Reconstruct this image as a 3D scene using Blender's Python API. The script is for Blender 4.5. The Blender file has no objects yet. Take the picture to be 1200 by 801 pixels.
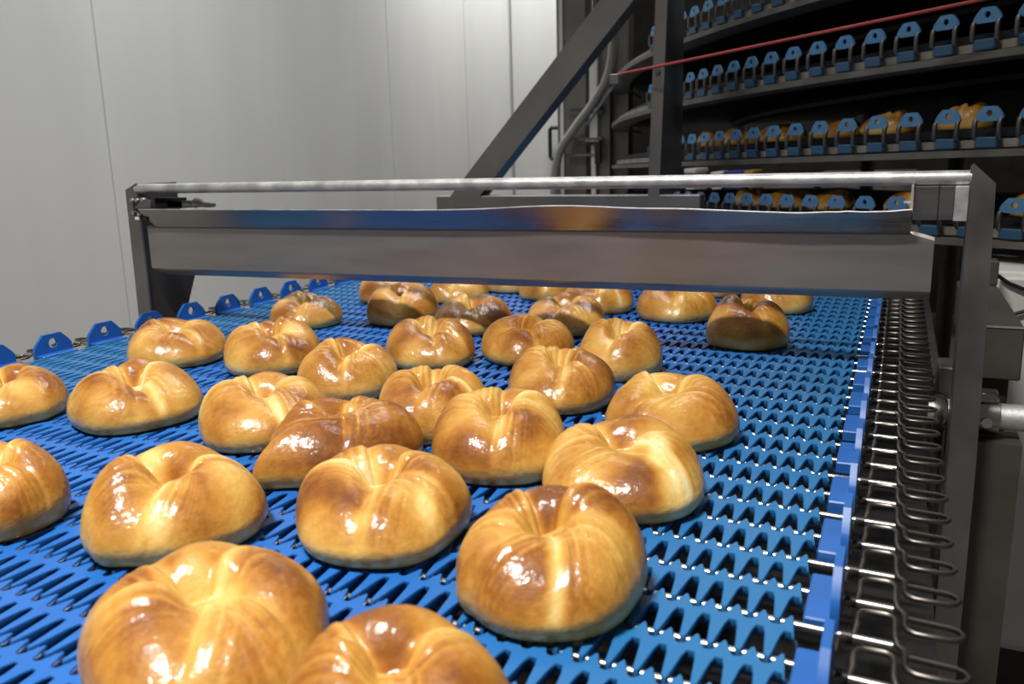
import bpy, math, random
import numpy as np

# ---------------------------------------------------------------- camera, world, lights, exposure
ZB = 0.95                        # height of the belt surface above the floor; positions below are measured from it
SC = bpy.context.scene
COL = SC.collection
cam_data = bpy.data.cameras.new('camera'); cam = bpy.data.objects.new('camera', cam_data); COL.objects.link(cam)
from mathutils import Matrix, Vector
cam.matrix_world = Matrix(((0.91247794, -0.06471577, 0.4039751, 0), (0.40836699, 0.20418349, -0.88968843, 0),
                           (-0.02490817, 0.97679116, 0.21274072, ZB + 0.27), (0, 0, 0, 1)))
cam_data.lens = 30.0; cam_data.sensor_width = 36.0; cam_data.clip_start = 0.02
cam_data.dof.use_dof = True; cam_data.dof.focus_distance = 0.95; cam_data.dof.aperture_fstop = 10.0
SC.camera = cam
SC.view_settings.view_transform = 'Standard'; SC.view_settings.look = 'None'
SC.view_settings.gamma = 1.0; SC.view_settings.exposure = 0.1; SC.view_settings.use_curve_mapping = False

w = bpy.data.worlds.new('hall'); SC.world = w; w.use_nodes = True
w.node_tree.nodes['Background'].inputs[0].default_value = (1.0, 0.97, 0.93, 1)
w.node_tree.nodes['Background'].inputs[1].default_value = 0.09

def area(name, loc, target, sx, sy, power, spread=180, color=(1, .96, .90)):
    l = bpy.data.lights.new(name, 'AREA'); l.shape = 'RECTANGLE'; l.size = sx; l.size_y = sy; l.energy = power; l.color = color; l.spread = math.radians(spread)
    o = bpy.data.objects.new(name, l); COL.objects.link(o); o.location = (loc[0], loc[1], loc[2] + ZB)
    d = Vector((target[0] - loc[0], target[1] - loc[1], target[2] - loc[2]))
    o.rotation_euler = d.to_track_quat('-Z', 'Y').to_euler(); return o
# ceiling lamps of the hall
area('lamp_over_belt', (-0.55, -0.25, 2.25), (-0.55, -0.1, 0), 0.5, 0.12, 40, 115)
area('lamp_by_wall', (-1.8, 4.4, 2.3), (-2.2, 4.45, 0), 0.16, 1.0, 34, 130, (1, .995, .985))
area('lamp_far_left', (-1.5, 2.1, 2.3), (-2.4, 2.2, 0), 0.16, 2.6, 27, 115, (1, .995, .985))

# ---------------------------------------------------------------- materials
def lin(r, g, b):
    f = lambda c: ((c / 255 + .055) / 1.055) ** 2.4 if c > 10 else c / 255 / 12.92
    return (f(r), f(g), f(b), 1)

def mat(name, base, rough=.5, metal=0., coat=0., spec=.5, var=.0, vscale=6., rvar=.0, bump=0., bscale=80., stretch=None, second=None):
    """procedural material: base colour varied by noise (var, or blended to `second`), roughness varied, fine bump"""
    m = bpy.data.materials.new(name); m.use_nodes = True; nt = m.node_tree; N = nt.nodes; L = nt.links
    p = N['Principled BSDF']; p.inputs['Roughness'].default_value = rough; p.inputs['Metallic'].default_value = metal
    p.inputs['Coat Weight'].default_value = coat; p.inputs['Coat Roughness'].default_value = .15; p.inputs['Specular IOR Level'].default_value = spec
    tc = N.new('ShaderNodeTexCoord'); mp = N.new('ShaderNodeMapping'); L.new(tc.outputs['Object'], mp.inputs['Vector'])
    if stretch: mp.inputs['Scale'].default_value = stretch
    n = N.new('ShaderNodeTexNoise'); n.inputs['Scale'].default_value = vscale; n.inputs['Detail'].default_value = 6; L.new(mp.outputs[0], n.inputs['Vector'])
    r = N.new('ShaderNodeValToRGB'); L.new(n.outputs['Fac'], r.inputs[0])
    b = Vector(base[:3]); s = Vector(second[:3]) if second else b * (1 - var)
    r.color_ramp.elements[0].position = .32; r.color_ramp.elements[1].position = .68
    r.color_ramp.elements[0].color = (*s, 1); r.color_ramp.elements[1].color = (*(b * (1 + var * .5)), 1)
    L.new(r.outputs[0], p.inputs['Base Color'])
    if rvar:
        mr = N.new('ShaderNodeMapRange'); L.new(n.outputs['Fac'], mr.inputs[0])
        mr.inputs[1].default_value = .3; mr.inputs[2].default_value = .7; mr.inputs[3].default_value = rough - rvar; mr.inputs[4].default_value = rough + rvar
        L.new(mr.outputs[0], p.inputs['Roughness'])
    if bump:
        n2 = N.new('ShaderNodeTexNoise'); n2.inputs['Scale'].default_value = bscale; n2.inputs['Detail'].default_value = 3; L.new(mp.outputs[0], n2.inputs['Vector'])
        bp = N.new('ShaderNodeBump'); bp.inputs['Strength'].default_value = bump; bp.inputs['Distance'].default_value = .002
        L.new(n2.outputs['Fac'], bp.inputs['Height']); L.new(bp.outputs[0], p.inputs['Normal'])
    return m

M = {}
M['blue'] = mat('blue_belt_plastic', lin(34, 106, 192), .42, var=.08, vscale=7, rvar=.06, second=lin(30, 97, 176))
# the belt is dulled to teal towards its edges
nt = M['blue'].node_tree; N = nt.nodes; L = nt.links; p = N['Principled BSDF']; src_ = p.inputs['Base Color'].links[0].from_socket
sx = N.new('ShaderNodeSeparateXYZ'); tcb = N.new('ShaderNodeTexCoord'); L.new(tcb.outputs['Object'], sx.inputs[0])
ab = N.new('ShaderNodeMath'); ab.operation = 'ABSOLUTE'; L.new(sx.outputs['X'], ab.inputs[0])
mr = N.new('ShaderNodeMapRange'); mr.interpolation_type = 'SMOOTHSTEP'; mr.inputs[1].default_value = .22; mr.inputs[2].default_value = .52; L.new(ab.outputs[0], mr.inputs[0])
mx = N.new('ShaderNodeMix'); mx.data_type = 'RGBA'; L.new(mr.outputs[0], mx.inputs[0]); L.new(src_, mx.inputs[6]); mx.inputs[7].default_value = lin(42, 112, 168)
L.new(mx.outputs[2], p.inputs['Base Color'])
M['guard'] = mat('blue_guard_plastic', lin(38, 100, 180), .35, var=.10, vscale=20)
M['tierblue'] = mat('blue_tier_guard_plastic', lin(80, 132, 172), .55, var=.15, vscale=25)
M['deck_shade2'] = mat('blue_tier_block_plastic', lin(42, 78, 104), .6, var=.2)
M['deck_shade'] = mat('shaded_tier_deck_plastic', lin(6, 12, 26), .6, var=.2)  # blue deck taken near black to carry the shade between tiers
M['steel'] = mat('brushed_stainless', (.42, .395, .37, 1), .30, 1., var=.22, vscale=5, rvar=.06, bump=.08, bscale=120, stretch=(.6, 8, 8))
M['plate'] = mat('brushed_plate_steel', (.46, .43, .40, 1), .30, 1., var=.16, vscale=7, rvar=.05, bump=.015, bscale=160, stretch=(.5, 6, 6))
M['post'] = mat('dull_stainless', (.34, .32, .31, 1), .42, 1., var=.2, vscale=12, rvar=.06, bump=.06, bscale=150)
M['galv'] = mat('galvanised_rod', (.66, .66, .66, 1), .50, .75, var=.3, vscale=30, rvar=.1, bump=.25, bscale=140)
M['rod'] = mat('polished_rod_steel', (.66, .64, .60, 1), .28, 1., var=.1)
M['wire'] = mat('link_wire_steel', (.20, .18, .165, 1), .42, 1., var=.25, vscale=40)
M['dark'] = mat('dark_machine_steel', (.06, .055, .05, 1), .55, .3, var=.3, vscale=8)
M['bed'] = mat('shade_black_bed_steel', (.022, .021, .02, 1), .6, .2, var=.3)  # near black stands in for the shade beneath the open belt
M['panel'] = mat('brownish_panel_steel', (.15, .135, .115, 1), .55, .7, var=.25, vscale=9, bump=.05)  # brownish grey steel, tone varied by noise
M['face'] = mat('matt_plate_face', (.44, .41, .38, 1), .44, .9, var=.14, vscale=8, rvar=.04, stretch=(.7, 4, 4))
M['frame'] = mat('frame_steel', (.23, .215, .195, 1), .5, .8, var=.2, vscale=6, bump=.05, bscale=90)
M['black'] = mat('black_plastic', (.012, .012, .013, 1), .4)
M['wall'] = mat('white_coldroom_panel', lin(205, 205, 202), .45, var=.035, vscale=2.2, stretch=(3, 3, .4), rvar=.05, bump=.03, bscale=30)
M['floor'] = mat('grey_concrete', lin(120, 118, 114), .7, var=.2, vscale=3, bump=.1)
M['white'] = mat('white_nylon', lin(236, 235, 230), .5, var=.08)
M['conduit'] = mat('grey_conduit', lin(150, 150, 146), .5, var=.1)
M['red'] = mat('red_cable_jacket', lin(170, 60, 50), .5, var=.1)
M['strip'] = mat('tier_wear_strip', lin(140, 136, 128), .6, var=.3, vscale=14)

M['rail'] = mat('tier_rail', lin(98, 94, 86), .6, var=.3, vscale=14)

def bread_material():
    m = bpy.data.materials.new('glazed_crust'); m.use_nodes = True; nt = m.node_tree; N = nt.nodes; L = nt.links
    p = N['Principled BSDF']
    at = N.new('ShaderNodeAttribute'); at.attribute_name = 'crust'
    tc = N.new('ShaderNodeTexCoord'); oi = N.new('ShaderNodeObjectInfo')
    va = N.new('ShaderNodeVectorMath'); va.operation = 'MULTIPLY_ADD'; va.inputs[1].default_value = (1, 1, 1)
    cmb = N.new('ShaderNodeCombineXYZ'); L.new(oi.outputs['Random'], cmb.inputs[0]); L.new(oi.outputs['Random'], cmb.inputs[1])
    L.new(tc.outputs['Object'], va.inputs[0]); L.new(cmb.outputs[0], va.inputs[2])
    n = N.new('ShaderNodeTexNoise'); n.inputs['Scale'].default_value = 26; n.inputs['Detail'].default_value = 5; n.inputs['Roughness'].default_value = .6
    L.new(va.outputs[0], n.inputs['Vector'])
    ns = N.new('ShaderNodeTexNoise'); ns.inputs['Scale'].default_value = 190; ns.inputs['Detail'].default_value = 3; L.new(va.outputs[0], ns.inputs['Vector'])
    a1 = N.new('ShaderNodeMath'); a1.operation = 'MULTIPLY_ADD'; a1.inputs[1].default_value = .72; L.new(n.outputs['Fac'], a1.inputs[0])
    sub = N.new('ShaderNodeMath'); sub.operation = 'ADD'; sub.inputs[1].default_value = -.33; L.new(at.outputs['Fac'], sub.inputs[0]); L.new(sub.outputs[0], a1.inputs[2])
    a2 = N.new('ShaderNodeMath'); a2.operation = 'MULTIPLY_ADD'; a2.inputs[1].default_value = .14; L.new(ns.outputs['Fac'], a2.inputs[0])
    s2 = N.new('ShaderNodeMath'); s2.operation = 'ADD'; s2.inputs[1].default_value = -.07; L.new(a1.outputs[0], s2.inputs[0]); L.new(s2.outputs[0], a2.inputs[2])
    r = N.new('ShaderNodeValToRGB'); L.new(a2.outputs[0], r.inputs[0])
    e = r.color_ramp.elements; e[0].position = 0.02; e[0].color = lin(242, 222, 168); e[1].position = 1.0; e[1].color = lin(122, 70, 24)
    for pos, c in ((.28, lin(230, 192, 112)), (.50, lin(211, 163, 80)), (.72, lin(187, 129, 50)), (.88, lin(152, 94, 30))):
        x = e.new(pos); x.color = c
    L.new(r.outputs[0], p.inputs['Base Color'])
    p.inputs['Roughness'].default_value = .50; p.inputs['Specular IOR Level'].default_value = .28
    p.inputs['Subsurface Weight'].default_value = .0
    p.inputs['Coat Weight'].default_value = .70; p.inputs['Coat Roughness'].default_value = .09
    nb = N.new('ShaderNodeTexNoise'); nb.inputs['Scale'].default_value = 170; nb.inputs['Detail'].default_value = 4; L.new(va.outputs[0], nb.inputs['Vector'])
    bp = N.new('ShaderNodeBump'); bp.inputs['Strength'].default_value = .36; bp.inputs['Distance'].default_value = .0022
    L.new(nb.outputs['Fac'], bp.inputs['Height']); L.new(bp.outputs[0], p.inputs['Normal']); 
    nc = N.new('ShaderNodeTexNoise'); nc.inputs['Scale'].default_value = 240; nc.inputs['Detail'].default_value = 3; L.new(va.outputs[0], nc.inputs['Vector'])
    bc = N.new('ShaderNodeBump'); bc.inputs['Strength'].default_value = .22; bc.inputs['Distance'].default_value = .002
    L.new(nc.outputs['Fac'], bc.inputs['Height']); L.new(bp.outputs[0], bc.inputs['Normal']); L.new(bc.outputs[0], p.inputs['Coat Normal'])
    return m
M['bread'] = bread_material()

# ---------------------------------------------------------------- mesh helpers
class MB:
    def __init__(s): s.v = []; s.f = []
    def add(s, v, f):
        k = len(s.v); s.v += [tuple(p) for p in v]; s.f += [tuple(i + k for i in q) for q in f]; return s
    def box(s, x0, x1, y0, y1, z0, z1, b=0.0):
        if b <= 0:
            v = [(x, y, z) for x in (x0, x1) for y in (y0, y1) for z in (z0, z1)]
            return s.add(v, [(0, 1, 3, 2), (4, 6, 7, 5), (0, 4, 5, 1), (2, 3, 7, 6), (0, 2, 6, 4), (1, 5, 7, 3)])
        # chamfered box: octagon section along the longest axis plus chamfered ends
        v = []
        for sx in (0, 1):
            for sy in (0, 1):
                for sz in (0, 1):
                    X = (x0, x1)[sx]; Y = (y0, y1)[sy]; Zz = (z0, z1)[sz]; dx = b if sx == 0 else -b; dy = b if sy == 0 else -b; dz = b if sz == 0 else -b
                    v += [(X, Y + dy, Zz + dz), (X + dx, Y, Zz + dz), (X + dx, Y + dy, Zz)]
        import bmesh
        bm = bmesh.new()
        for p in v: bm.verts.new(p)
        r = bmesh.ops.convex_hull(bm, input=bm.verts); bm.verts.index_update()
        vv = [tuple(q.co) for q in bm.verts]; ff = [tuple(q.index for q in f.verts) for f in bm.faces]; bm.free()
        return s.add(vv, ff)
    def tube(s, pts, r, n=8, closed=False, cap=True):
        P = [Vector(p) for p in pts]; k = len(s.v); m = len(P); t0 = None; rings = []
        for i, p in enumerate(P):
            a = P[i - 1] if (i > 0 or closed) else p; c = P[(i + 1) % m] if (i < m - 1 or closed) else p
            t = (c - a).normalized()
            if t0 is None:
                u = t.cross(Vector((0, 0, 1)));
                if u.length < .1: u = t.cross(Vector((1, 0, 0)))
                u.normalize()
            else:
                u = (u - t * u.dot(t)).normalized()
            t0 = t; w2 = t.cross(u); rr = r[i] if isinstance(r, (list, tuple)) else r
            for j in range(n):
                q = 2 * math.pi * j / n; s.v.append(tuple(p + u * math.cos(q) * rr + w2 * math.sin(q) * rr))
        for i in range(m if closed else m - 1):
            for j in range(n):
                a = k + i * n + j; b2 = k + i * n + (j + 1) % n; c = k + ((i + 1) % m) * n + (j + 1) % n; d = k + ((i + 1) % m) * n + j
                s.f.append((a, d, c, b2))
        if cap and not closed:
            s.f.append(tuple(k + j for j in range(n))); s.f.append(tuple(k + (m - 1) * n + j for j in reversed(range(n))))
        return s
    def prism(s, poly, axis, a0, a1):
        """extrude a 2D polygon along axis; poly holds the other two coordinates in xyz order"""
        def put(p, a): return {'x': (a, p[0], p[1]), 'y': (p[0], a, p[1]), 'z': (p[0], p[1], a)}[axis]
        n = len(poly); v = [put(p, a0) for p in poly] + [put(p, a1) for p in poly]
        f = [tuple(range(n)), tuple(reversed(range(n, 2 * n)))] + [(i, n + i, n + (i + 1) % n, (i + 1) % n) for i in range(n)]
        return s.add(v, f)
    def data(s, name, m, off=(0, 0, 0), smooth=None):
        me = bpy.data.meshes.new(name)
        me.from_pydata([(x - off[0], y - off[1], z - off[2]) for x, y, z in s.v], [], s.f)
        import bmesh
        bm = bmesh.new(); bm.from_mesh(me); bmesh.ops.recalc_face_normals(bm, faces=bm.faces); bm.to_mesh(me); bm.free()
        me.materials.append(m)
        if smooth is not None: shade(me, smooth)
        return me

def shade(me, ang):
    me.polygons.foreach_set('use_smooth', [True] * len(me.polygons))
    if ang < 179: me.set_sharp_from_angle(angle=math.radians(ang))

def link(name, me, parent=None, loc=None):
    o = bpy.data.objects.new(name, me); COL.objects.link(o)
    if parent: o.parent = parent
    if loc: o.location = loc
    return o
def thing(name, label, cat, loc=(0, 0, 0), group=None):
    o = bpy.data.objects.new(name, None); COL.objects.link(o); o.empty_display_size = .05
    o.location = (loc[0], loc[1], loc[2] + ZB); o['label'] = label; o['category'] = cat
    if group: o['group'] = group
    return o
def org(o):
    while o.parent: o = o.parent
    return (o.location[0], o.location[1], o.location[2] - ZB)
def part(name, mb, m, parent, smooth=40, label=None):
    o = link(name, mb.data(name, m, org(parent), smooth), parent)
    if label: o['label'] = label
    return o
def solo(name, mb, m, label, cat, loc, smooth=40, group=None):
    o = link(name, mb.data(name, m, loc, smooth)); o.location = (loc[0], loc[1], loc[2] + ZB)
    o['label'] = label; o['category'] = cat
    if group: o['group'] = group
    return o
def struct_empty(name):
    o = bpy.data.objects.new(name, None); COL.objects.link(o); o.location = (0, 0, ZB); o['kind'] = 'structure'; return o
def struct(name, mb, m, smooth=None):
    o = link(name, mb.data(name, m, (0, 0, 0), smooth)); o.location = (0, 0, ZB); o['kind'] = 'structure'; return o

# ---------------------------------------------------------------- the setting
struct('floor', MB().box(-2.6, 5, -1.5, 9, -ZB - .05, -ZB), M['floor'])
wl = struct_empty('wall_left')
part('backing', MB().box(-2.56, -2.445, -1.0, 5.2, -ZB, 2.4), M['wall'], wl)
ys = [-.55, .335, 1.215, 2.10, 2.985, 3.865, 4.72]
for a, b in zip(ys[:-1], ys[1:]):
    part('wall_panel', MB().box(-2.45, -2.40, a + .0008, b - .0008, -ZB, 2.4, .002), M['wall'], wl, 30)
# rounded cove in the far corner
prof = [(-2.40, 4.723), (-2.40, 4.80)]
for i in range(13):
    t = math.pi / 2 * i / 12; prof.append((-2.40 + .17 * (1 - math.cos(t)), 4.80 + .17 * math.sin(t)))
prof += [(-2.23, 5.02), (-2.45, 5.02), (-2.45, 4.723)]
struct('trim_1', MB().prism(prof, 'z', -ZB, 2.4), M['wall'], 30)
wb = struct_empty('wall_back')
part('backing', MB().box(-2.45, -1.7, 5.06, 5.12, -ZB, 2.4), M['dark'], wb)
part('wall_panel', MB().box(-2.222, -1.72, 5.0, 5.06, -ZB, 2.4, .002), M['wall'], wb, 30)

# ---------------------------------------------------------------- blue conveyor belt
P = .0425; PX = .0157; SK = .055
XL, XR = -1.122, -.034
def skew(x): return -SK * (x - XR)
def row_mesh():
    low = [(-.0021, -.0022), (-.0013, -.0042), (.0013, -.0042), (.0021, -.0022), (.0046, .0195), (.0060, .0256), (.0097, .0256), (.0111, .0195)]
    upp = [(-.0024, .0328), (-.0011, .0318), (.0011, .0318), (.0024, .0328), (.0062, .0428), (.0070, .0446), (.0087, .0446), (.0095, .0428)]
    n = int((XR - XL) / PX); Lp = []; Up = []
    for i in range(n):
        for k in range(8):
            Lp.append((XL + .004 + i * PX + low[k][0], low[k][1])); Up.append((XL + .004 + i * PX + upp[k][0], upp[k][1]))
    def inset(pl, sgn, dd):
        out = []
        for i, p in enumerate(pl):
            d = dd[i % 8] if isinstance(dd, list) else dd
            a = pl[max(0, i - 1)]; b = pl[min(len(pl) - 1, i + 1)]; tx, ty = b[0] - a[0], b[1] - a[1]; l = math.hypot(tx, ty)
            out.append((p[0] - sgn * ty / l * d, p[1] + sgn * tx / l * d))
        return out
    Li = inset(Lp, 1, .0006); Ui = inset(Up, -1, .0006); Lb = inset(Lp, 1, [.0010] * 4 + [.0030, .0048, .0048, .0030]); Ub = inset(Up, -1, .0010)   # walls undercut towards the bottom
    V = []; m = len(Lp)
    for pl, z in ((Li, 0), (Lp, -.0009), (Lb, -.0085), (Ui, 0), (Up, -.0009), (Ub, -.0085)):
        V += [(x, y + skew(x), z) for x, y in pl]
    F = []
    for i in range(m - 1):
        g = lambda r, j: r * m + j
        F += [(g(0, i), g(0, i + 1), g(3, i + 1), g(3, i)), (g(1, i), g(1, i + 1), g(0, i + 1), g(0, i)), (g(2, i), g(2, i + 1), g(1, i + 1), g(1, i)),
              (g(3, i), g(3, i + 1), g(4, i + 1), g(4, i)), (g(4, i), g(4, i + 1), g(5, i + 1), g(5, i)), (g(2, i), g(5, i), g(5, i + 1), g(2, i + 1))]
    mb = MB(); mb.add(V, F)
    me = mb.data('belt_row', M['blue']); shade(me, 50); return me
belt = thing('conveyor_belt', 'wide blue modular plastic conveyor belt carrying the baked rolls', 'conveyor belt', (-.57, 1.5, 0))
BO = (-.57, 1.5, 0)
rowm = row_mesh()
for v in rowm.vertices: v.co.x -= BO[0]
rodm = MB().tube([(-1.19, skew(-1.19) - .0002, -.0046), (.0125, skew(.0125) - .0002, -.0046)], .0027, 10).data('hinge_rod', M['rod'], (BO[0], 0, 0), 60)
def link_mesh(mirror):
    a = [(-.0170, -.022), (-.0162, -.009), (-.0130, -.005), (-.0085, -.002), (-.0070, .003), (-.0068, .016), (-.0050, .0205), (-.0015, .022), (.0085, .022), (.0120, .0205),
         (.0135, .016), (.0135, -.002), (.0150, -.006), (.0180, -.010), (.0188, -.014), (.0188, -.026), (.0205, -.030), (.0240, -.032), (.0430, -.0325), (.0470, -.030),
         (.0490, -.0255), (.0470, -.021), (.0430, -.0185), (.0205, -.0165)]
    f = (lambda x: -1.153 - x) if mirror else (lambda x: x)
    zz = [-.004 if i < 4 else (.0005 if i < 12 else -.002) for i in range(len(a))]
    mb = MB(); mb.tube([(f(x), y, z) for (x, y), z in zip(a, zz)], .0018, 6)
    return mb.data('edge_link', M['wire'], (BO[0], 0, 0), 60)
shade_tube = MB().tube([(-.0150, skew(-.015) - .0002, -.0046), (-.0085, skew(-.009) - .0002, -.0046)], .0038, 8).data('shade_tube', M['black'], (BO[0], 0, 0), 60)  # black tube added over the rod as the wire's shadow beside the guard
lkR, lkL = link_mesh(False), link_mesh(True)
def guard_mesh(mirror):
    """octagonal upright tab with a round hole and a foot flange, centred on y = 0"""
    L2, Hh = .031, .0305
    oct_ = [(-L2, -.004), (L2, -.004), (L2, .0120), (L2 - .0035, .0175), (.0145, Hh), (-.0145, Hh), (-L2 + .0035, .0175), (-L2, .0120)]
    cy, cz, rh = 0, .0165, .0074
    pts_o, pts_i = [], []
    angs = sorted([math.atan2(z - cz, y - cy) % (2 * math.pi) for y, z in oct_] + [2 * math.pi * k / 16 + .01 for k in range(16)])
    for a in angs:
        best = None
        for i in range(8):
            (y1, z1), (y2, z2) = oct_[i], oct_[(i + 1) % 8]; dy, dz = math.cos(a), math.sin(a); ey, ez = y2 - y1, z2 - z1
            den = dy * ez - dz * ey
            if abs(den) < 1e-12: continue
            t = ((y1 - cy) * ez - (z1 - cz) * ey) / den; u = ((y1 - cy) * dz - (z1 - cz) * dy) / den
            if t > 0 and -1e-6 <= u <= 1 + 1e-6 and (best is None or t < best): best = t
        pts_o.append((cy + best * math.cos(a), cz + best * math.sin(a))); pts_i.append((cy + rh * math.cos(a), cz + rh * math.sin(a)))
    f = (lambda x: -1.153 - x) if mirror else (lambda x: x)
    n = len(angs); V = []
    for x in (f(-.0215), f(-.0165)):
        V += [(x, y, z) for y, z in pts_o] + [(x, y, z) for y, z in pts_i]
    F = []
    for j in range(n):
        k = (j + 1) % n
        F += [(j, k, n + k, n + j), (2 * n + j, 3 * n + j, 3 * n + k, 2 * n + k), (j, 2 * n + j, 2 * n + k, k), (n + j, n + k, 3 * n + k, 3 * n + j)]
    mb = MB().add(V, F)
    xs = sorted((f(-.0360), f(-.0205)))
    mb.box(xs[0], xs[1], -.029, .029, -.008, .0026, .001)
    return mb.data('side_guard', M['guard'], (BO[0], 0, 0), 35)
gdR, gdL = guard_mesh(False), guard_mesh(True)
NR = 71
for i in range(NR):
    y = .015 + i * P - BO[1]
    link('belt_row', rowm, belt, (0, y, 0)); link('hinge_rod', rodm, belt, (0, y, 0)); link('shade_tube', shade_tube, belt, (0, y, 0))
    link('edge_link', lkR, belt, (0, y, 0)); link('edge_link', lkL, belt, (0, y + skew(-1.15), 0))
for i in range(33):
    link('side_guard', gdR, belt, (0, .053 + i * .0915 - BO[1], 0)); link('side_guard', gdL, belt, (0, .110 + i * .0922 - BO[1], 0))

# ---------------------------------------------------------------- conveyor frame
fr = thing('conveyor_stand', 'dark steel conveyor stand running under the blue belt', 'stand', (-.57, 1.3, -ZB))
part('bed_plate', MB().box(-1.184, .052, 0, 3.0, -.15, -.14), M['bed'], fr)
part('side_rail', MB().box(-1.200, -1.185, 0, 3.0, -.20, -.055, .003), M['post'], fr)
part('side_rail', MB().box(.058, .070, 1.19, 3.0, -.20, -.045, .002), M['dark'], fr)
for x in (-1.16, .030):
    for y in (1.9, 2.9):
        part('leg', MB().box(x - .03, x + .03, y, y + .06, -ZB, -.2, .003), M['frame'], fr)
part('side_panel', MB().prism([(.073, -.95), (.150, -.95), (.1535, -.085), (.0735, -.085)], 'y', 1.135, 1.19), M['panel'], fr, label='brownish grey steel panel below the post')
part('cross_beam', MB().box(.060, .1, 1.2, 1.26, -.064, -.010, .002), M['frame'], fr)

# ---------------------------------------------------------------- overhead scraper gate
gt = thing('scraper_gate', 'steel gate with bright rail and bent plate spanning above the blue belt', 'gate', (-.57, 1.1, 0))
# left post: front flange + web seen from inside + gusset
part('post', MB().prism([(-1.2285, .229), (-1.202, .2405), (-1.2025, .0), (-1.212, -.30), (-1.2345, -.30), (-1.2325, .0)], 'y', 1.098, 1.102)
     , M['post'], gt)
part('post_web', MB().prism([(1.102, -.30), (1.102, .239), (1.195, .239), (1.196, .20), (1.215, .075), (1.218, .066), (1.18, -.015), (1.17, -.30)], 'x', -1.2115, -1.2075), M['dark'], gt)
part('post', MB().prism([(.0700, .246), (.0730, .249), (.0962, .227), (.0985, .146), (.103, -.098), (.104, -.95), (.0765, -.95), (.0735, -.102), (.0715, .146)], 'y', 1.098, 1.102)
     , M['post'], gt)
part('post_web', MB().prism([(1.102, -.95), (1.102, .24), (1.134, .24), (1.134, .1), (1.134, -.95)], 'x', .0715, .0755), M['dark'], gt)
part('rail', MB().tube([(-1.2075, 1.105, .2305), (.072, 1.105, .2335)], .0083, 20), M['galv'], gt, 60)
# bent plate: wavy upper lip towards the camera, flat face, lower lip
xs = np.linspace(-1.188, .0395, 60)
def lipz(x):
    return .1965 + .0062 * math.exp(-((x + .41) / .11) ** 2) + .0018 * math.exp(-((x + .25) / .05) ** 2) - .0022 * math.exp(-((x + .1) / .06) ** 2) \
        + .0012 * math.exp(-((x + .052) / .007) ** 2) + .0010 * math.exp(-((x + .075) / .02) ** 2) + .0022 * math.exp(-((x - .013) / .016) ** 2)
def plate():
    V = []; F = []; th = .0022
    pr = lambda x: [(1.101, .170 + (x + .57) * .004), (1.099, .166 + (x + .57) * .004), (1.099, .0985 + (x + .57) * .007), (1.101, .0955 + (x + .57) * .007), (1.113, .0865 + (x + .57) * .008)]
    for x in xs:
        q = pr(x)
        for (y, z) in q: V.append((x, y, z))
    n = 5
    for i in range(len(xs) - 1):
        for k in range(n - 1): F.append((i * n + k, i * n + k + 1, (i + 1) * n + k + 1, (i + 1) * n + k))
    # chamfer of the upper right corner and the rounded lower left corner
    V = [list(v) for v in V]
    for k in (0, 1): V[(len(xs) - 1) * n + k][2] -= .006
    V[4][2] += .005; V[3][2] += .002
    V2 = [(x, y + th, z) for x, y, z in V]; k = len(V)
    F2 = [tuple(reversed([a + k for a in f])) for f in F]
    edge = []
    m = len(xs)
    loop = [i * n for i in range(m)] + [(m - 1) * n + j for j in range(1, n)] + [i * n + n - 1 for i in range(m - 2, -1, -1)] + [j for j in range(n - 2, 0, -1)]
    for a, b in zip(loop, loop[1:] + loop[:1]): edge.append((a, b, b + k, a + k))
    return MB().add([tuple(v) for v in V] + V2, F + F2 + edge)
pl = part('deflector_plate', plate(), M['face'], gt, 15)
def lip():
    X2 = np.linspace(-1.176, .0135, 140); V = []; F = []
    for i, x in enumerate(X2):
        zt = lipz(x); xb = x if i else -1.166
        dz = .004 * (x + .57)
        V += [(x, 1.073, zt), (xb, 1.0985, .1685 + dz), (xb, 1.1005, .1695 + dz), (x, 1.0745, zt + .0012)]
    for i in range(len(X2) - 1):
        for k in range(4): F.append((i * 4 + k, i * 4 + (k + 1) % 4, (i + 1) * 4 + (k + 1) % 4, (i + 1) * 4 + k))
    F += [(0, 1, 2, 3), tuple(len(V) - 4 + k for k in (3, 2, 1, 0))]
    return MB().add(V, F)
part('plate_lip', lip(), M['plate'], gt, 60)
rb = part('bracket_block', MB().box(.0150, .040, 1.096, 1.115, .186, .2245, .0006), M['steel'], gt, 30)
part('bracket_block', MB().box(.0405, .0560, 1.097, 1.115, .186, .2245, .0006), M['steel'], gt, 30)
part('bracket_end', MB().box(.0565, .0705, 1.095, 1.113, .185, .2245, .0006), M['galv'], gt, 30)
part('clip', MB().box(.0115, .0140, 1.078, 1.112, .196, .2265, .0004).box(.004, .0115, 1.085, 1.089, .206, .2085), M['galv'], gt, 30)
lx = np.linspace(-1.176, .0135, 140)
part('lip_edge', MB().tube([(x, 1.0738, lipz(x) + .0008) for x in lx], .0011, 6), M['galv'], gt, 60, label='bright cut edge along the lip')
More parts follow.
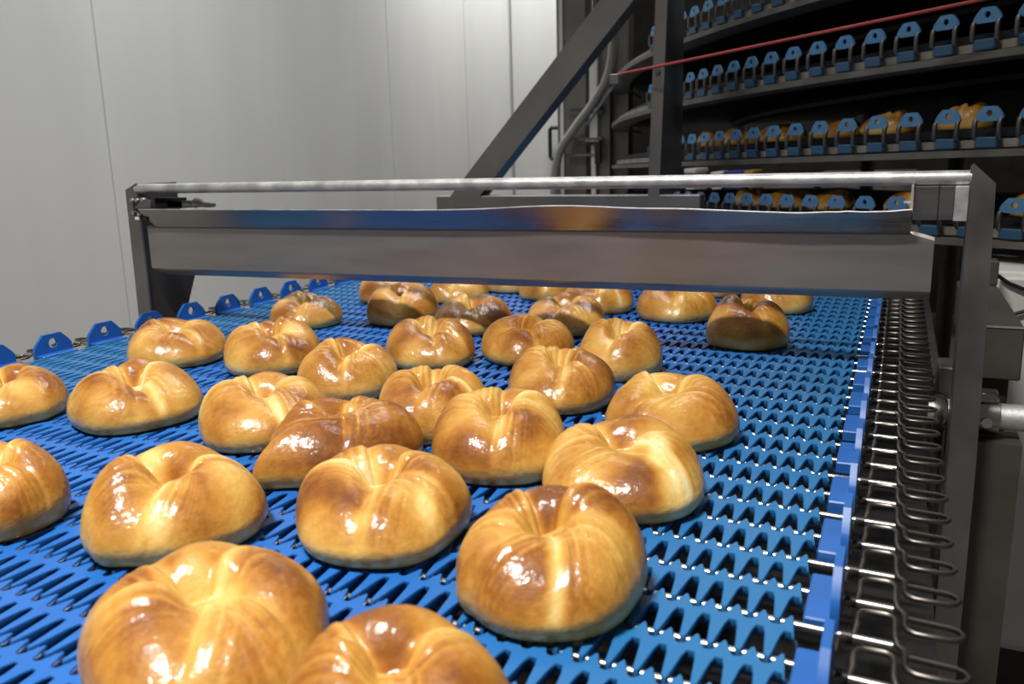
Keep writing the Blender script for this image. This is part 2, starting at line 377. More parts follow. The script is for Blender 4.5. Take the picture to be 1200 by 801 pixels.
# left hinge unit with bolts and arm
hb = part('hinge_bracket', MB().box(-1.199, -1.168, 1.082, 1.097, .178, .2165, .002), M['black'], gt, 30)
part('hinge_arm', MB().box(-1.178, -1.115, 1.112, 1.124, .197, .215, .001), M['black'], gt, 30)
for x, z in ((-1.1955, .2125), (-1.184, .2125), (-1.1955, .1915), (-1.182, .1885), (-1.171, .2135)):
    part('bolt', MB().tube([(x, 1.083, z), (x, 1.0775, z)], .0034, 6), M['rod'], hb, 30)
part('hinge_tab', MB().prism([(-1.190, .199), (-1.172, .214), (-1.150, .213), (-1.154, .199)], 'y', 1.078, 1.0815), M['frame'], gt, 30)
part('actuator_arm', MB().box(-1.150, -1.097, 1.112, 1.13, .198, .210, .001), M['frame'], gt, 30)
part('actuator_tip', MB().tube([(-1.097, 1.121, .2035), (-1.09, 1.121, .2065), (-1.082, 1.121, .2055), (-1.076, 1.121, .203), (-1.066, 1.121, .202), (-1.052, 1.121, .202)], [.0075, .0085, .0075, .005, .0045, .003], 12), M['conduit'], gt, 50)
part('white_spacer', MB().box(-1.192, -1.183, 1.078, 1.082, .179, .1845, .0005), M['white'], gt)

# ---------------------------------------------------------------- right-hand pipe, box and cabinet
pp = thing('support_pipe', 'galvanised horizontal pipe held in a bolted clamp right of the gate post', 'pipe', (.12, 1.165, -.057))
part('pipe', MB().tube([(.05, 1.165, -.059), (.80, 1.165, -.059)], .0165, 20), M['galv'], pp, 50)
cl = part('clamp', MB().tube([(.103, 1.165, -.059), (.128, 1.165, -.059)], .0235, 20).box(.104, .126, 1.15, 1.18, -.040, -.028, .002).box(.101, .130, 1.138, 1.19, -.092, -.088), M['steel'], pp, 40)
part('bolt', MB().tube([(.114, 1.142, -.061), (.114, 1.136, -.061)], .0062, 12), M['rod'], cl, 40)
cl2 = part('clamp', MB().tube([(.056, 1.165, -.062), (.066, 1.165, -.062), (.072, 1.165, -.062)], [.0235, .0235, .019], 20), M['steel'], pp, 40)
bxo = thing('drive_box', 'dark steel box with a bright top edge just behind the right gate post', 'box', (.14, 1.5, -.047))
part('body', MB().box(.105, .166, 1.31, 1.75, -.048, .0265, .002), M['panel'], bxo, 30)
part('bright_edge', MB().box(.106, .165, 1.3085, 1.3115, .0250, .0272), M['galv'], bxo, 30)
part('upright', MB().box(.136, .166, 1.70, 1.745, .0265, .07, .002), M['panel'], bxo, 30)
part('foot', MB().box(.11, .155, 1.33, 1.73, -ZB, -.048, .002), M['dark'], bxo, 30)
cb = thing('electrical_cabinet', 'pale grey cabinet standing far right behind the machine', 'cabinet', (.5, 2.0, -ZB))
part('body', MB().box(.172, .75, 1.80, 2.2, -.72, .04, .004), M['white'], cb, 30)
part('door', MB().box(.178, .55, 1.78, 1.80, -.70, .03, .003), M['white'], cb, 30)
part('plinth', MB().box(.18, .73, 1.82, 2.18, -ZB, -.72), M['dark'], cb, 30)
for k, pts in enumerate(([(.172, 1.775, .035), (.19, 1.772, .022), (.215, 1.770, .012), (.25, 1.772, .012), (.32, 1.775, .02)], [(.172, 1.775, -.055), (.19, 1.772, -.048), (.205, 1.770, -.034), (.23, 1.770, -.024), (.30, 1.775, -.02)])):
    part('cable', MB().tube(pts, .0035, 8), M['black'], cb, 60, label='black cable')

# ---------------------------------------------------------------- spiral conveyor behind
CX, CY, RR = 2.67, 5.185, 4.10
spv = thing('spiral_conveyor', 'dark spiral conveyor tower of stacked curved blue belt tiers behind the gate', 'spiral conveyor', (CX, CY, -ZB))
def pol(a, r, z): return (CX + r * math.cos(math.radians(a)), CY + r * math.sin(math.radians(a)), z)
def hz(a): return .0013 * (a - 225)
def ring(a0, a1, r0, r1, z0, z1, step=1.5):
    A = np.arange(a0, a1 + .01, step); V = []; F = []
    for a in A:
        h = hz(a); V += [pol(a, r0, z0 + h), pol(a, r1, z0 + h), pol(a, r1, z1 + h), pol(a, r0, z1 + h)]
    for i in range(len(A) - 1):
        for k in range(4): F.append((i * 4 + k, i * 4 + (k + 1) % 4, (i + 1) * 4 + (k + 1) % 4, (i + 1) * 4 + k))
    F += [(0, 1, 2, 3), tuple(len(V) - 4 + k for k in (3, 2, 1, 0))]
    return MB().add(V, F)
tiers = [.128, .304, .489, .676]
def tab_mesh():
    """upright tab seen from outside: rounded trapezoid with hole, lower block, two wire legs; local x = along the belt, y = outwards"""
    mb = MB()
    oct_ = [(-.029, 0), (.029, 0), (.029, .009), (.024, .0175), (.013, .0285), (-.013, .0285), (-.024, .0175), (-.029, .009)]
    cz, rh = .0150, .0062; n = 24; po = []; pi = []
    for k in range(n):
        a = 2 * math.pi * k / n + .02; best = 1
        for i in range(8):
            (y1, z1), (y2, z2) = oct_[i], oct_[(i + 1) % 8]; dy, dz = math.cos(a), math.sin(a); ey, ez = y2 - y1, z2 - z1; den = dy * ez - dz * ey
            if abs(den) < 1e-12: continue
            t = (y1 * ez - (z1 - cz) * ey) / den; u = (y1 * dz - (z1 - cz) * dy) / den
            if t > 0 and -1e-6 <= u <= 1 + 1e-6: best = min(best, t)
        po.append((best * math.cos(a), cz + best * math.sin(a))); pi.append((rh * math.cos(a), cz + rh * math.sin(a)))
    V = []
    for y in (0, .005): V += [(x, y, z) for x, z in po] + [(x, y, z) for x, z in pi]
    F = []
    for j in range(n):
        k = (j + 1) % n
        F += [(j, k, n + k, n + j), (2 * n + j, 3 * n + j, 3 * n + k, 2 * n + k), (j, 2 * n + j, 2 * n + k, k), (n + j, n + k, 3 * n + k, 3 * n + j)]
    mb.add(V, F)
    return mb.data('side_guard', M['tierblue'], (0, 0, 0), 35)
def hook_mesh():
    mb = MB().tube([(0, .004, -.032), (0, .009, -.029), (0, .009, -.004), (0, .0068, .002)], .0050, 8)
    return mb.data('edge_link', M['wire'], (0, 0, 0), 60)
tabm, hookm = tab_mesh(), hook_mesh()
blockm = MB().box(-.022, .022, -.002, .010, -.051, -.030, .002).data('guard_block', M['deck_shade2'], (0, 0, 0), 30)
for ti, tz in enumerate(tiers):
    part('tier_deck', ring(186, 262, RR - 1.15, RR - .05, tz - .030, tz - .012), M['deck_shade'], spv, 30)
    part('support_rail', ring(186, 262, RR - .07, RR + .012, tz - .068, tz - .054), M['rail'], spv, 30)
    part('wear_strip', ring(186, 262, RR - .03, RR - .012, tz - .050, tz - .034), M['strip'], spv, 30)
    part('inner_rail', ring(186, 262, RR - .62, RR - .56, tz - .062, tz - .048), M['dark'], spv, 30)
    a = 211.9 + (.3 if ti % 2 else .0)
    while a < 243:
        for nm, me, da in (('side_guard', tabm, 0), ('guard_block', blockm, 0), ('edge_link', hookm, -.355), ('edge_link', hookm, .355)):
            o = link(nm, me, spv); x, y, z = pol(a + da, RR, tz + hz(a)); o.location = (x - CX, y - CY, z + ZB); o.rotation_euler = (0, 0, math.radians(a - 90))
        a += 1.243
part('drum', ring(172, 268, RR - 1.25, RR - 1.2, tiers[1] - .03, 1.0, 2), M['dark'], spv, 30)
for a in (192, 246, 258):
    x, y, _ = pol(a, RR + .06, 0); part('column', MB().box(x - .03, x + .03, y - .03, y + .03, -ZB, 1.0, .003), M['frame'], spv, 30)
for a in (196, 212, 228, 244):
    x, y, _ = pol(a, RR - 1.17, 0); part('inner_post', MB().tube([(x, y, -ZB), (x, y, 1.0)], .03, 12), M['dark'], spv, 60)

sf = thing('steel_gantry', 'brown grey steel gantry with a slanting brace and upright before the spiral tower', 'gantry', (-.9, 2.33, -ZB))
part('beam', MB().box(-1.285, -.484, 2.30, 2.36, .10, .157, .002), M['frame'], sf, 30)
part('brace', MB().prism([(-1.238, .155), (-1.139, .155), (-.50, .845), (-.60, .845)], 'y', 2.30, 2.365), M['frame'], sf, 30)
part('upright', MB().prism([(-.627, .155), (-.596, .155), (-.570, .95), (-.602, .95)], 'y', 2.30, 2.305).prism([(2.305, .155), (2.56, .155), (2.56, .95), (2.305, .95)], 'x', -.601, -.596), M['frame'], sf, 30)
part('leg', MB().box(-1.285, -1.24, 2.302, 2.358, -ZB, .10, .002), M['frame'], sf, 30)
part('cross_tie', MB().box(-.66, -.56, 2.30, 2.36, .84, .90, .002), M['frame'], sf, 30)
part('bolt', MB().tube([(-.603, 2.30, .478), (-.603, 2.293, .478)], .008, 8), M['wire'], sf, 40)

mp = thing('machine_post', 'grey brown steel door post with a white perforated strip beside the back wall', 'post', (-1.57, 4.3, -ZB))
part('body', MB().box(-1.660, -1.500, 4.30, 4.40, -ZB, 2.4, .004), M['frame'], mp, 30)
part('perforated_strip', MB().box(-1.640, -1.622, 4.290, 4.30, -ZB, 2.4, .001), M['white'], mp, 30)
m2 = thing('barred_post', 'second steel post with cross bars left of the spiral tower', 'post', (-1.35, 4.3, -ZB))
part('body', MB().box(-1.420, -1.285, 4.34, 4.42, -ZB, 2.4, .004), M['frame'], m2, 30)
part('chain_guide', MB().box(-1.470, -1.428, 4.26, 4.29, .35, .78, .002), M['white'], m2, 30)
part('chain_guide', MB().box(-1.462, -1.438, 4.26, 4.285, -ZB, .33, .002), M['white'], m2, 30)
for z in (.26, .34, .47, .50):
    part('cross_bar', MB().box(-1.60, -1.40, 4.25, 4.275, z, z + .012), M['frame'], m2, 30)
part('limit_switch', MB().box(-1.48, -1.40, 4.22, 4.26, .315, .335, .002).box(-1.43, -1.40, 4.22, 4.25, .22, .32, .002), M['black'], m2, 30)
solo('dark_backdrop', MB().box(-2.4, 1.5, 7.0, 7.05, -ZB, 2.4), M['dark'], 'dark backdrop panel added behind the two steel posts', 'panel', (-.45, 7.02, -ZB))  # added dark sheet that gives the unlit depth behind posts and tower
hd = thing('door_handle', 'black U-shaped handle on the pale back wall panel', 'handle', (-1.9, 4.985, .34))
part('grip', MB().tube([(-1.905, 5.0, .430), (-1.905, 4.955, .430), (-1.95, 4.95, .430), (-1.960, 4.95, .42), (-1.960, 4.95, .26), (-1.95, 4.95, .248), (-1.905, 4.955, .248), (-1.905, 5.0, .248)], .012, 10), M['black'], hd, 60)
cpts = [(-1.327, 4.2, .90), (-1.327, 4.2, .777), (-1.333, 4.2, .72), (-1.345, 4.2, .665), (-1.372, 4.2, .60), (-1.41, 4.2, .545), (-1.452, 4.2, .489), (-1.50, 4.2, .435), (-1.544, 4.2, .38), (-1.585, 4.2, .33), (-1.615, 4.2, .276), (-1.635, 4.2, .20), (-1.641, 4.2, .125), (-1.641, 4.2, -.95)]
solo('cable_conduit', MB().tube(cpts, .022, 12), M['conduit'], 'grey flexible conduit curving down in front of the steel posts', 'conduit', (-1.641, 4.2, -.95), 60)
rc = thing('red_cable', 'thin red cable stretched past the spiral tiers to the upright', 'cable', (-.6, 2.26, .478))
part('cord', MB().tube([(-.70, 2.282, .4757), (-.678, 2.27, .477), (.111, 1.85, .525), (.5, 1.643, .549)], .0035, 8), M['red'], rc, 60)
part('cord_anchor', MB().box(-.72, -.695, 2.25, 2.29, .448, .474, .002).tube([(-.71, 2.27, .45), (-.80, 2.3, .35)], .004, 6), M['frame'], rc, 30)

# ---------------------------------------------------------------- things seen far off below the tower
def crate(name, x0, x1, y, z1, m, label, cat):
    t = thing(name, label, cat, ((x0 + x1) / 2, y + .2, -ZB))
    part('body', MB().box(x0, x1, y, y + .4, -ZB, z1 - .03, .004), M[m], t, 30)
    part('rim', MB().box(x0 - .01, x1 + .01, y - .01, y + .41, z1 - .03, z1, .004), M[m], t, 30)
M['crateblue'] = mat('crate_blue', lin(50, 70, 150), .5); M['crateyellow'] = mat('crate_yellow', lin(190, 150, 50), .5)
crate('white_bin', -1.345, -1.285, 5.9, .155, 'white', 'narrow white bin seen above the rail just right of the steel upright', 'bin')
crate('white_bin', -1.165, -1.105, 5.9, .13, 'white', 'pale bin seen above the rail left of the blue crate', 'bin')
crate('blue_crate', -1.08, -.97, 5.9, .135, 'crateblue', 'blue crate far off, seen through the gap above the rail', 'crate')
crate('yellow_crate', -.945, -.905, 5.9, .135, 'crateyellow', 'small yellow crate far off beside the blue crate', 'crate')
crate('pale_table', -.83, -.51, 5.9, .106, 'strip', 'pale table edge far off right of the yellow crate', 'table')
crate('pale_counter', -.465, .08, 5.9, .118, 'strip', 'wide pale counter far off above the right half of the rail', 'counter')
area('added_far_fill', (-.6, 5.2, 2.3), (-.6, 5.6, 0), .16, .9, 10)  # unseen fill light, added to brighten the far crates

# ---------------------------------------------------------------- the baked rolls
PATCH = {7: ((.42, -.22, .16, .40, 1.05), (.52, -.62, .16, .25, .95)), 5: ((.50, -.35, .26, .32, .95), (-.12, .45, .14, .3, .8), (-.40, -.70, .16, .2, .6)), 14: ((.25, -.55, .30, .28, .55),), 17: ((.30, -.15, .2, .3, .7),),
         4: ((-.12, .35, .16, .30, .6), (.45, -.55, .14, .22, .6), (-.22, -.72, .12, .16, .7)), 1: ((-.05, .25, .22, .25, .55), (.15, -.1, .15, .25, .5)), 10: ((-.35, .1, .2, .25, .5),), 21: ((0, .25, .16, .25, .7),)}
BIAS = {9: .14, 3: -.04, 5: .02, 7: -.05, 1: -.02}      # some rolls are baked darker than others
def wrap(a): return (a+np.pi)%(2*np.pi)-np.pi
def sm(e0,e1,x):
    t=np.clip((x-e0)/(e1-e0),0,1); return t*t*(3-2*t)
def bun_shape(a,b,H,seed,grooves,nubs=(),NT=128,NS=52,dimple=.26,ripple=1.0,patches=()):
    """closed crust of a coiled roll; returns verts, quad faces, crust value per vertex"""
    rng=np.random.RandomState(seed)
    th=np.linspace(0,2*np.pi,NT,endpoint=False)
    s=np.linspace(0,1,NS)
    # profile: flat foot, bulging flank, dome, dimple
    n1,n2,n3=int(NS*.10),int(NS*.16),int(NS*.40); n4=NS-n1-n2-n3
    zc=.30; r0=.40
    pr=[];pz=[]
    for i in range(n1): pr.append(.84*i/n1); pz.append(0.)
    for i in range(n2):
        t=i/n2*np.pi/2; pr.append(.84+.16*np.sin(t)); pz.append(zc*(1-np.cos(t)))
    for i in range(n3):
        t=i/n3*np.pi/2; pr.append(r0+(1-r0)*np.cos(t)**1.0); pz.append(zc+(1-zc)*np.sin(t)**1.0)
    for i in range(n4):
        u=i/(n4-1); pr.append(r0*(1-u)); pz.append(1-.72*dimple*sm(0,1,u)**1.1)
    pr=np.array(pr);pz=np.array(pz)
    R=pr[:,None]*np.ones(NT);Z=pz[:,None]*np.ones(NT);T=np.ones((len(pr),1))*th
    top=sm(.10,.62,Z)*1.0
    inner=np.clip(1-R,0,1)*(np.arange(len(pr))[:,None]>n1+n2)
    # outline lumps
    out=np.ones(NT)
    for k in range(2,6): out+=rng.uniform(-.028,.028)*np.cos(k*th+rng.uniform(0,6.28))
    hl=np.ones(NT)
    for k in range(1,5): hl+=rng.uniform(-.05,.05)*np.cos(k*th+rng.uniform(0,6.28))
    for (na,amp,w) in nubs: out+=amp*np.exp(-(wrap(th-np.radians(na))/w)**2)
    Rr=R.copy();Zz=Z*(1+(hl-1)*sm(.1,.9,R)*1.0)*(1+.28*np.sin(T)*R*sm(.1,.6,Z))
    crust=np.ones_like(R)*.70
    pale=np.zeros_like(R);rip=np.zeros_like(R);cut=np.zeros_like(R)
    for (ga,sw,dep,step,pw,po) in grooves:
        al=np.radians(ga)+np.radians(sw)*inner**.9
        d=wrap(T-al)*np.maximum(R,.13)
        g=.24*np.exp(-(d/.22)**2)+.62*np.exp(-np.abs(d/.05)**1.3); rim=1-(.75 if np.sin(np.radians(ga))<.5 else (.82 if dep>=.95 else .97))*sm(.45,.88,R)
        fade=sm(.02,.20,R)
        Rr-=R*dep*.10*g*top*fade*sm(.2,.9,R)*rim
        Zz-=dep*.22*g*top*fade*rim
        Zz+=step*.20*np.tanh(d/.035)*np.exp(-(d/.28)**2)*top*fade*(1-.6*sm(.8,1,R))*(.35+.65*rim)
        pale=np.maximum(pale,pw*np.exp(-((d-po)/.085)**2)*top*(.35+.65*rim if pw<.9 else 1))
        pale=np.maximum(pale,.55*min(1,dep)*np.exp(-(d/.07)**2)*top*rim)
        ph=rng.uniform(0,6.28)
        rr=np.sin(d*46+ph+2*np.sin(T*2+ph))*np.exp(-((d-np.sign(step or 1)*.2)/.2)**2)
        rip+=rr; pale=np.maximum(pale,.42*np.clip(rr,0,1)*top*rim)
        pale=np.maximum(pale,.19*np.clip(np.sin(d*(95+9*np.sin(2*T+ph))+2*ph+2.2*np.sin(3*T+ph)+3*R*np.sin(5*T)),0,1)*np.exp(-((d-np.sign(step or 1)*.25)/.3)**2)*top)
        cut=np.maximum(cut,dep*np.exp(-(d/.03)**2)*top)
    Zz+=.008*ripple*rip*top*sm(.15,.4,R)
    # torn or unglazed pale spots
    for (px,py,rx,ry,st) in patches:
        q=np.exp(-((((R*np.cos(T)-px)/rx)**2+((R*np.sin(T)-py)/ry)**2)**1.6)); pale=np.maximum(pale,st*q*(np.arange(len(pr))[:,None]>n1+2)); Zz-=.02*q*top
    # soft lumps
    lum=np.zeros_like(R)
    for _ in range(7):
        kx,ky=rng.uniform(-7,7,2);p=rng.uniform(0,6.28)
        lum+=np.sin(kx*R*np.cos(T)+ky*R*np.sin(T)+p)
    Zz+=.008*lum*top; 
    x=Rr*np.cos(T)*out*a; y=Rr*np.sin(T)*out*b; z=np.clip(Zz,0,None)*H
    side=1-sm(.18,.55,Z)
    cr=crust+.05*lum-.62*pale-.30*side
    cr+=.06*sm(.6,.95,Z)
    cr=np.where(Z<.05,.95,cr)
    V=np.stack([x,y,z],-1)
    nr=len(pr)
    # weld poles
    verts=[V[0,0]]+[V[i,j] for i in range(1,nr-1) for j in range(NT)]+[V[-1].mean(0)]
    col=[cr[0,0]]+[cr[i,j] for i in range(1,nr-1) for j in range(NT)]+[cr[-1].mean()]
    faces=[]
    idx=lambda i,j:1+(i-1)*NT+j%NT
    for j in range(NT):
        faces.append((0,idx(1,j+1),idx(1,j)))
        faces.append((len(verts)-1,idx(nr-2,j),idx(nr-2,j+1)))
    for i in range(1,nr-2):
        for j in range(NT): faces.append((idx(i,j),idx(i,j+1),idx(i+1,j+1),idx(i+1,j)))
    return np.array(verts),faces,np.clip(col,0,1)
def bun_mesh(a, b, H, seed, grooves, nubs, NT=128, NS=52, dimple=.26):
    v, f, c = bun_shape(a, b, H, seed, grooves, nubs, NT, NS, dimple, 1.0, PATCH.get(seed, ()))
    me = bpy.data.meshes.new('roll'); me.from_pydata([tuple(p) for p in v], [], f)
    at = me.attributes.new('crust', 'FLOAT', 'POINT'); at.data.foreach_set('value', [float(q) + BIAS.get(seed, random.Random(seed).uniform(-.05, .04)) for q in c])
    me.materials.append(M['bread']); shade(me, 180); return me
# groove: (angle seen from the camera, 90 = far side; swirl towards the centre; depth; layer step; pale stripe strength; its offset)
GR = {
 1: ([(112, 12, .55, .2, .75, .03), (168, -30, .45, .35, .5, .08), (32, 45, .55, -.45, .75, -.10), (245, 10, .60, .2, .45, .03), (300, 30, .30, -.2, .4, 0)], [], .24),
 2: ([(120, 10, .5, .2, .8, .05), (160, -30, .4, .3, .3, .1), (30, 30, .5, -.3, .5, -.1), (250, 0, .5, .2, .4, 0)], [], .22),
 3: ([(112, 8, .85, .25, .95, .05), (165, -20, .75, .3, .4, .05), (28, 62, .55, -.5, .6, -.12), (272, 8, .30, 0, 1.0, 0), (212, 0, .45, .2, .3, 0), (335, 40, .18, -.1, .5, 0)], [(203, .05, .13)], .34),
 4: ([(99, 10, .95, .2, .9, .04), (162, -38, .75, .55, .75, .10), (30, 38, .70, -.55, .65, -.10), (252, 0, .75, .3, .8, .05), (322, 25, .40, -.3, .8, 0)], [], .36),
 5: ([(112, 6, .95, .2, .95, .05), (172, -30, .85, .6, .35, .08), (10, 30, .75, -.35, 1.0, -.12), (228, 5, .55, .3, .8, .05), (338, 10, .35, -.2, .95, 0)], [(205, .07, .2)], .36),
 6: ([(100, 10, .6, .2, .4, 0), (30, 40, .55, -.4, .4, -.1), (300, 20, .5, -.3, .4, 0), (200, 0, .6, .2, .4, 0)], [], .25),
 7: ([(122, 8, 1.0, .3, .6, .04), (178, -22, .55, .3, .8, .06), (205, 0, .4, .2, .4, 0), (8, 40, .70, -.5, .5, -.1), (308, 18, .55, .25, 1.0, .12)], [(150, .04, .25)], .30),
 8: ([(84, 5, .75, .2, .7, .03), (158, -30, .45, .3, .3, .1), (22, 48, .55, -.45, .75, -.08), (352, 40, .35, -.3, .6, -.05), (262, 5, .55, .2, .75, .04)], [], .33),
 9: ([(120, 0, .65, .5, .6, .05), (150, 0, .35, .4, .3, .05), (55, 20, .5, -.4, .5, 0), (255, 10, .35, .2, .3, 0), (10, 30, .5, -.3, .6, 0)], [(192, .22, .22), (345, .06, .3)], .05),
 10: ([(118, 12, .75, .4, .7, .05), (165, -25, .55, .5, .6, .08), (30, 55, .35, -.3, .6, -.1), (225, 0, .75, .3, .3, 0), (340, 30, .30, -.2, .4, 0)], [], .22),
 13: ([(96, 6, 1.0, .3, .7, .05), (168, -40, .75, .5, .8, .10), (22, 42, 1.0, -.6, .95, -.10), (278, 0, .60, .2, .9, .06), (258, 0, .5, -.2, .3, 0)], [], .38),
 18: ([(110, 10, .7, .2, .7, .04), (170, -30, .35, .3, .4, .05), (20, 30, .45, -.3, .5, -.05), (285, 5, .55, .2, .7, .05), (230, 0, .3, .2, .3, 0)], [], .28),
 19: ([(75, 5, 1.0, .3, .8, .04), (150, -35, .7, .5, .7, .1), (20, 40, .8, -.6, .7, -.1), (280, 0, .6, .3, .6, 0), (320, 20, .4, .3, .5, 0)], [(300, .05, .25)], .42),
 20: ([(60, 5, .55, .3, .3, 0), (20, 25, .65, -.5, .7, -.05), (345, 15, .5, -.3, .6, 0), (200, 0, .3, .2, .3, 0), (280, 10, .7, .2, .4, 0)], [], .30),
 21: ([(80, 5, .9, .2, .9, .05), (150, -40, .5, .3, .5, .1), (25, 40, .7, -.5, .8, -.08), (345, 25, .5, -.3, .6, -.05), (250, 5, .5, .2, .6, 0)], [], .36),
 22: ([(70, 5, .7, .3, .5, .04), (140, -30, .4, .3, .3, .05), (15, 30, .35, -.3, .4, 0), (300, 10, .3, .2, .3, 0)], [], .26),
 24: ([(100, 0, 1.0, .7, .5, .05), (165, -20, .4, .3, .4, .05), (15, 20, .5, -.5, .3, 0), (240, 10, .6, .3, .4, 0), (280, 0, .4, .2, .4, 0)], [(95, .05, .12)], .40),
 27: ([(80, 5, 1.0, .3, .7, .04), (150, -35, .6, .5, .7, .1), (25, 40, .8, -.6, .8, -.1), (270, 0, .7, .3, .5, 0), (325, 20, .5, -.4, .6, 0)], [], .42),
}
def groove_set(k):
    if k in GR: return GR[k]
    r = random.Random(k * 7 + 3); g = []
    for a, sw, d, st in ((98, 8, .95, .25), (163, -34, .70, .5), (26, 38, .75, -.5), (258, 4, .60, .25), (322, 22, .42, -.3)):
        if a == 322 and r.random() < .3: continue
        g.append((a + r.uniform(-16, 16), sw + r.uniform(-14, 14), d * r.uniform(.7, 1.15), st * r.uniform(.6, 1.2), r.uniform(.45, .95), math.copysign(r.uniform(.02, .1), st)))
    return g, [(r.choice((200, 250, 300)) + r.uniform(-15, 15), r.uniform(.0, .05), .2)], r.uniform(.26, .40)
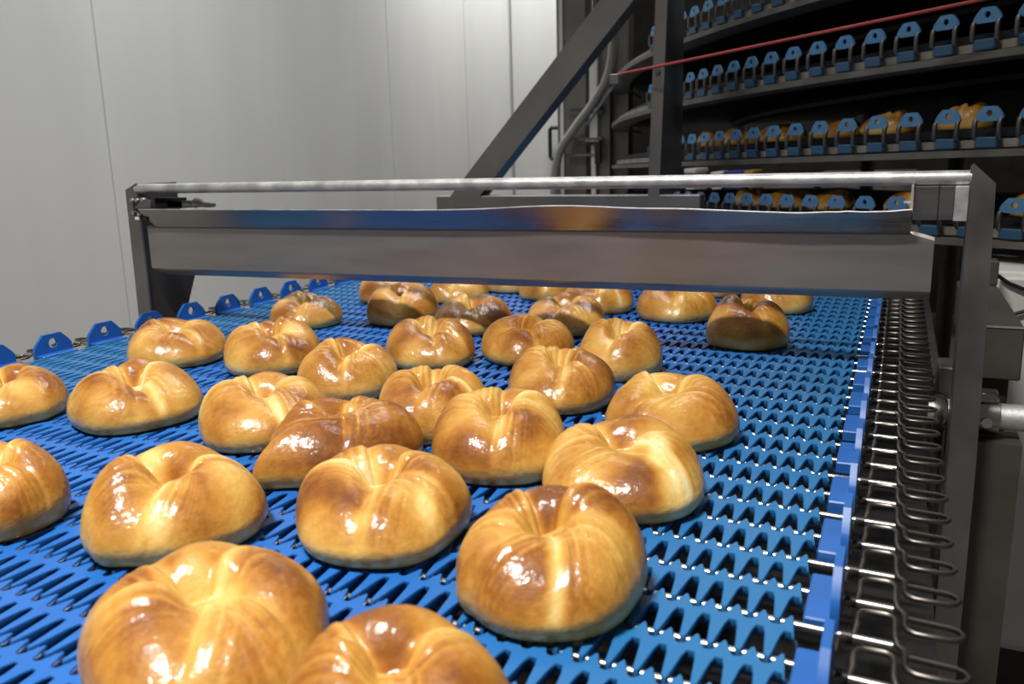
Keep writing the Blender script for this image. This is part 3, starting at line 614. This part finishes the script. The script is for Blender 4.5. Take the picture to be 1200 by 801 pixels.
ROLLS = {
 1: (-0.327, 0.313, 54.3, 0.0660, 1.020, 0.0495, 'largest-looking golden roll at bottom left, cut off by the photo\'s lower edge'),
 2: (-0.193, 0.287, 33.8, 0.0560, 1.0, 0.0520, 'roll cut by the photo\'s lower edge with only its smooth top showing'),
 3: (-0.184, 0.455, 22.0, 0.0590, 1.050, 0.0532, 'big smooth roll in front right with a broad pale stripe down its front'),
 4: (-0.333, 0.496, 33.9, 0.0661, 0.990, 0.0496, 'plump coiled roll in the centre foreground with a deep notch and shiny front'),
 5: (-0.475, 0.437, 61.4, 0.0647, 0.920, 0.0547, 'twisted roll with a blunt left tip and pale right end, behind the bottom left roll'),
 6: (-0.620, 0.402, 66.9, 0.0460, 0.97, 0.0560, 'nearer of the two rolls cut off by the photo\'s left edge'),
 7: (-0.190, 0.627, 16.9, 0.0667, 1.020, 0.0484, 'roll with a torn white patch on its side, behind the front right roll'),
 8: (-0.311, 0.655, 25.4, 0.0602, 1.050, 0.0576, 'tall round roll with centre dimple, right behind the centre foreground roll'),
 9: (-0.438, 0.598, 54.0, 0.0690, 0.72, 0.0530, 'long glossy dark brown roll with a pointed left tip, lying across the middle'),
 10: (-0.189, 0.786, 13.6, 0.0630, 0.990, 0.0505, 'rightmost roll of the middle rows, alone beside the bare belt on its right'),
 11: (-0.570, 0.648, 55.3, 0.0652, 0.970, 0.0518, 'roll with bold layered ridges left of the long pointed roll'),
 12: (-0.416, 0.718, 31.7, 0.0580, 0.92, 0.0580, 'roll half hidden behind the long pointed roll, with arched pale folds'),
 13: (-0.742, 0.644, 61.1, 0.0685, 0.920, 0.0520, 'knotted roll with deep cleft and two curled lobes, second from the left edge'),
 14: (-0.890, 0.602, 55.9, 0.0593, 0.970, 0.0483, 'farther of the two rolls cut off by the photo\'s left edge'),
 15: (-0.331, 0.858, 21.1, 0.0585, 1.020, 0.0510, 'round roll with a shaded flank behind the tall dimpled roll'),
 16: (-0.586, 0.815, 35.7, 0.0588, 0.970, 0.0530, 'roll with one pale seam over its back, behind the ridged roll'),
 17: (-0.751, 0.884, 56.3, 0.0644, 0.920, 0.0550, 'lumpy roll with a small dark hole, behind the ridged roll'),
 18: (-0.913, 0.873, 56.3, 0.0680, 0.920, 0.0503, 'roll lying closest to the tall blue left guards, behind the knotted roll'),
 19: (-0.565, 0.979, 30.0, 0.0609, 0.920, 0.0497, 'open horseshoe shaped roll with dark front edge in the middle of the belt'),
 20: (-0.450, 1.041, 23.4, 0.0629, 0.920, 0.0491, 'wide low roll right of the open horseshoe roll'),
 21: (-0.309, 1.004, 17.1, 0.0542, 1.050, 0.0574, 'small tall coiled roll with a bright dimple, right of the wide low roll'),
 22: (-0.185, 1.216, 8.6, 0.0559, 0.970, 0.0579, 'roll with the gate\'s dark shadow across its front, far right by itself'),
 23: (-0.901, 1.148, 46.1, 0.0596, 0.920, 0.0463, 'roll with a dark shadow band, leftmost of the rolls near the gate'),
 24: (-0.609, 1.194, 27.0, 0.0637, 0.920, 0.0472, 'roll with a raised pointed flap, just behind the open horseshoe roll'),
 25: (-0.466, 1.235, 20.7, 0.0636, 0.970, 0.0473, 'half shaded roll behind the wide low roll'),
 26: (-0.758, 1.224, 31.8, 0.0599, 0.970, 0.0570, 'roll with a shaded brown front below the middle left of the gate plate'),
 27: (-0.328, 1.387, 13.3, 0.0663, 0.920, 0.0528, 'sunlit open coil just past the gate plate, left of the shadowed right roll'),
 28: (-0.474, 1.412, 18.2, 0.0640, 0.850, 0.0508, 'roll past the gate plate between the half shaded roll and the open coil'),
 29: (-0.182, 1.502, 6.9, 0.0595, 0.920, 0.0571, 'pale roll farthest right under the gate plate'),
 30: (-0.894, 1.403, 32.5, 0.0628, 0.850, 0.0535, 'leftmost roll peeping out under the gate plate'),
 31: (-0.765, 1.440, 28.5, 0.0580, 0.850, 0.0480, 'second roll from the left peeping out under the gate plate'),
 32: (-0.715, 1.585, 25.3, 0.0580, 0.850, 0.0520, 'small far roll under the gate plate beside a gap of bare belt'),
 33: (-0.600, 1.515, 21.3, 0.0600, 0.850, 0.0537, 'far roll under the gate plate right of the gap of bare belt'),
 34: (-0.314, 1.635, 10.6, 0.0540, 0.850, 0.0520, 'barely visible roll farthest back between the open coil and the pale roll'),
}
meshes = {}
for k, (x, y, rot, a, ra, H, label) in ROLLS.items():
    g, nb, dm = groove_set(k); big = k <= 8
    me = bun_mesh(a, a * ra, H, k, g, nb, 160 if big else 112, 64 if big else 48, dm); meshes[k] = me
    o = link('baked_roll', me); o.location = (x, y, ZB); o.rotation_euler = (0, 0, math.radians(rot))
    o['label'] = label; o['category'] = 'bread roll'; o['group'] = 'baked rolls on the blue conveyor belt'
# rolls riding on the spiral tiers
T2 = [(230.36, 'rightmost roll behind the blue guards of the tier at eye level'), (227.5, 'second roll from the right on the spiral tier at eye level'),
      (225.16, 'third roll from the right on the spiral tier at eye level'), (221.98, 'fourth roll from the right on the spiral tier at eye level'),
      (219.18, 'fifth roll from the right on the spiral tier at eye level'), (216.7, 'farthest roll on the spiral tier at eye level, next to the upright')]
T3 = [(232.9, 'roll on the lowest spiral tier right of the gate post'), (228.7, 'roll on the lowest spiral tier just left of the bracket block'),
      (225.0, 'roll on the lowest spiral tier under the rail, second from the bracket block'), (222.7, 'roll on the lowest spiral tier under the rail, third from the bracket block'), (220.3, 'roll on the lowest spiral tier nearest to the upright')]
src = [21, 8, 20, 18, 15, 16]
for lst, tz, grp in ((T2, tiers[1], 'rolls on the spiral tier at eye level'), (T3, tiers[0], 'rolls on the lowest spiral tier')):
    for i, (a, label) in enumerate(lst):
        o = link('baked_roll', meshes[src[i % 6]]); x, y, z = pol(a, RR - .095, tz - .012 + hz(a)); o.location = (x, y, z + ZB)
        o.rotation_euler = (0, 0, math.radians(a + 40 * i)); o.scale = (1, 1, .88); o['label'] = label; o['category'] = 'bread roll'; o['group'] = grp
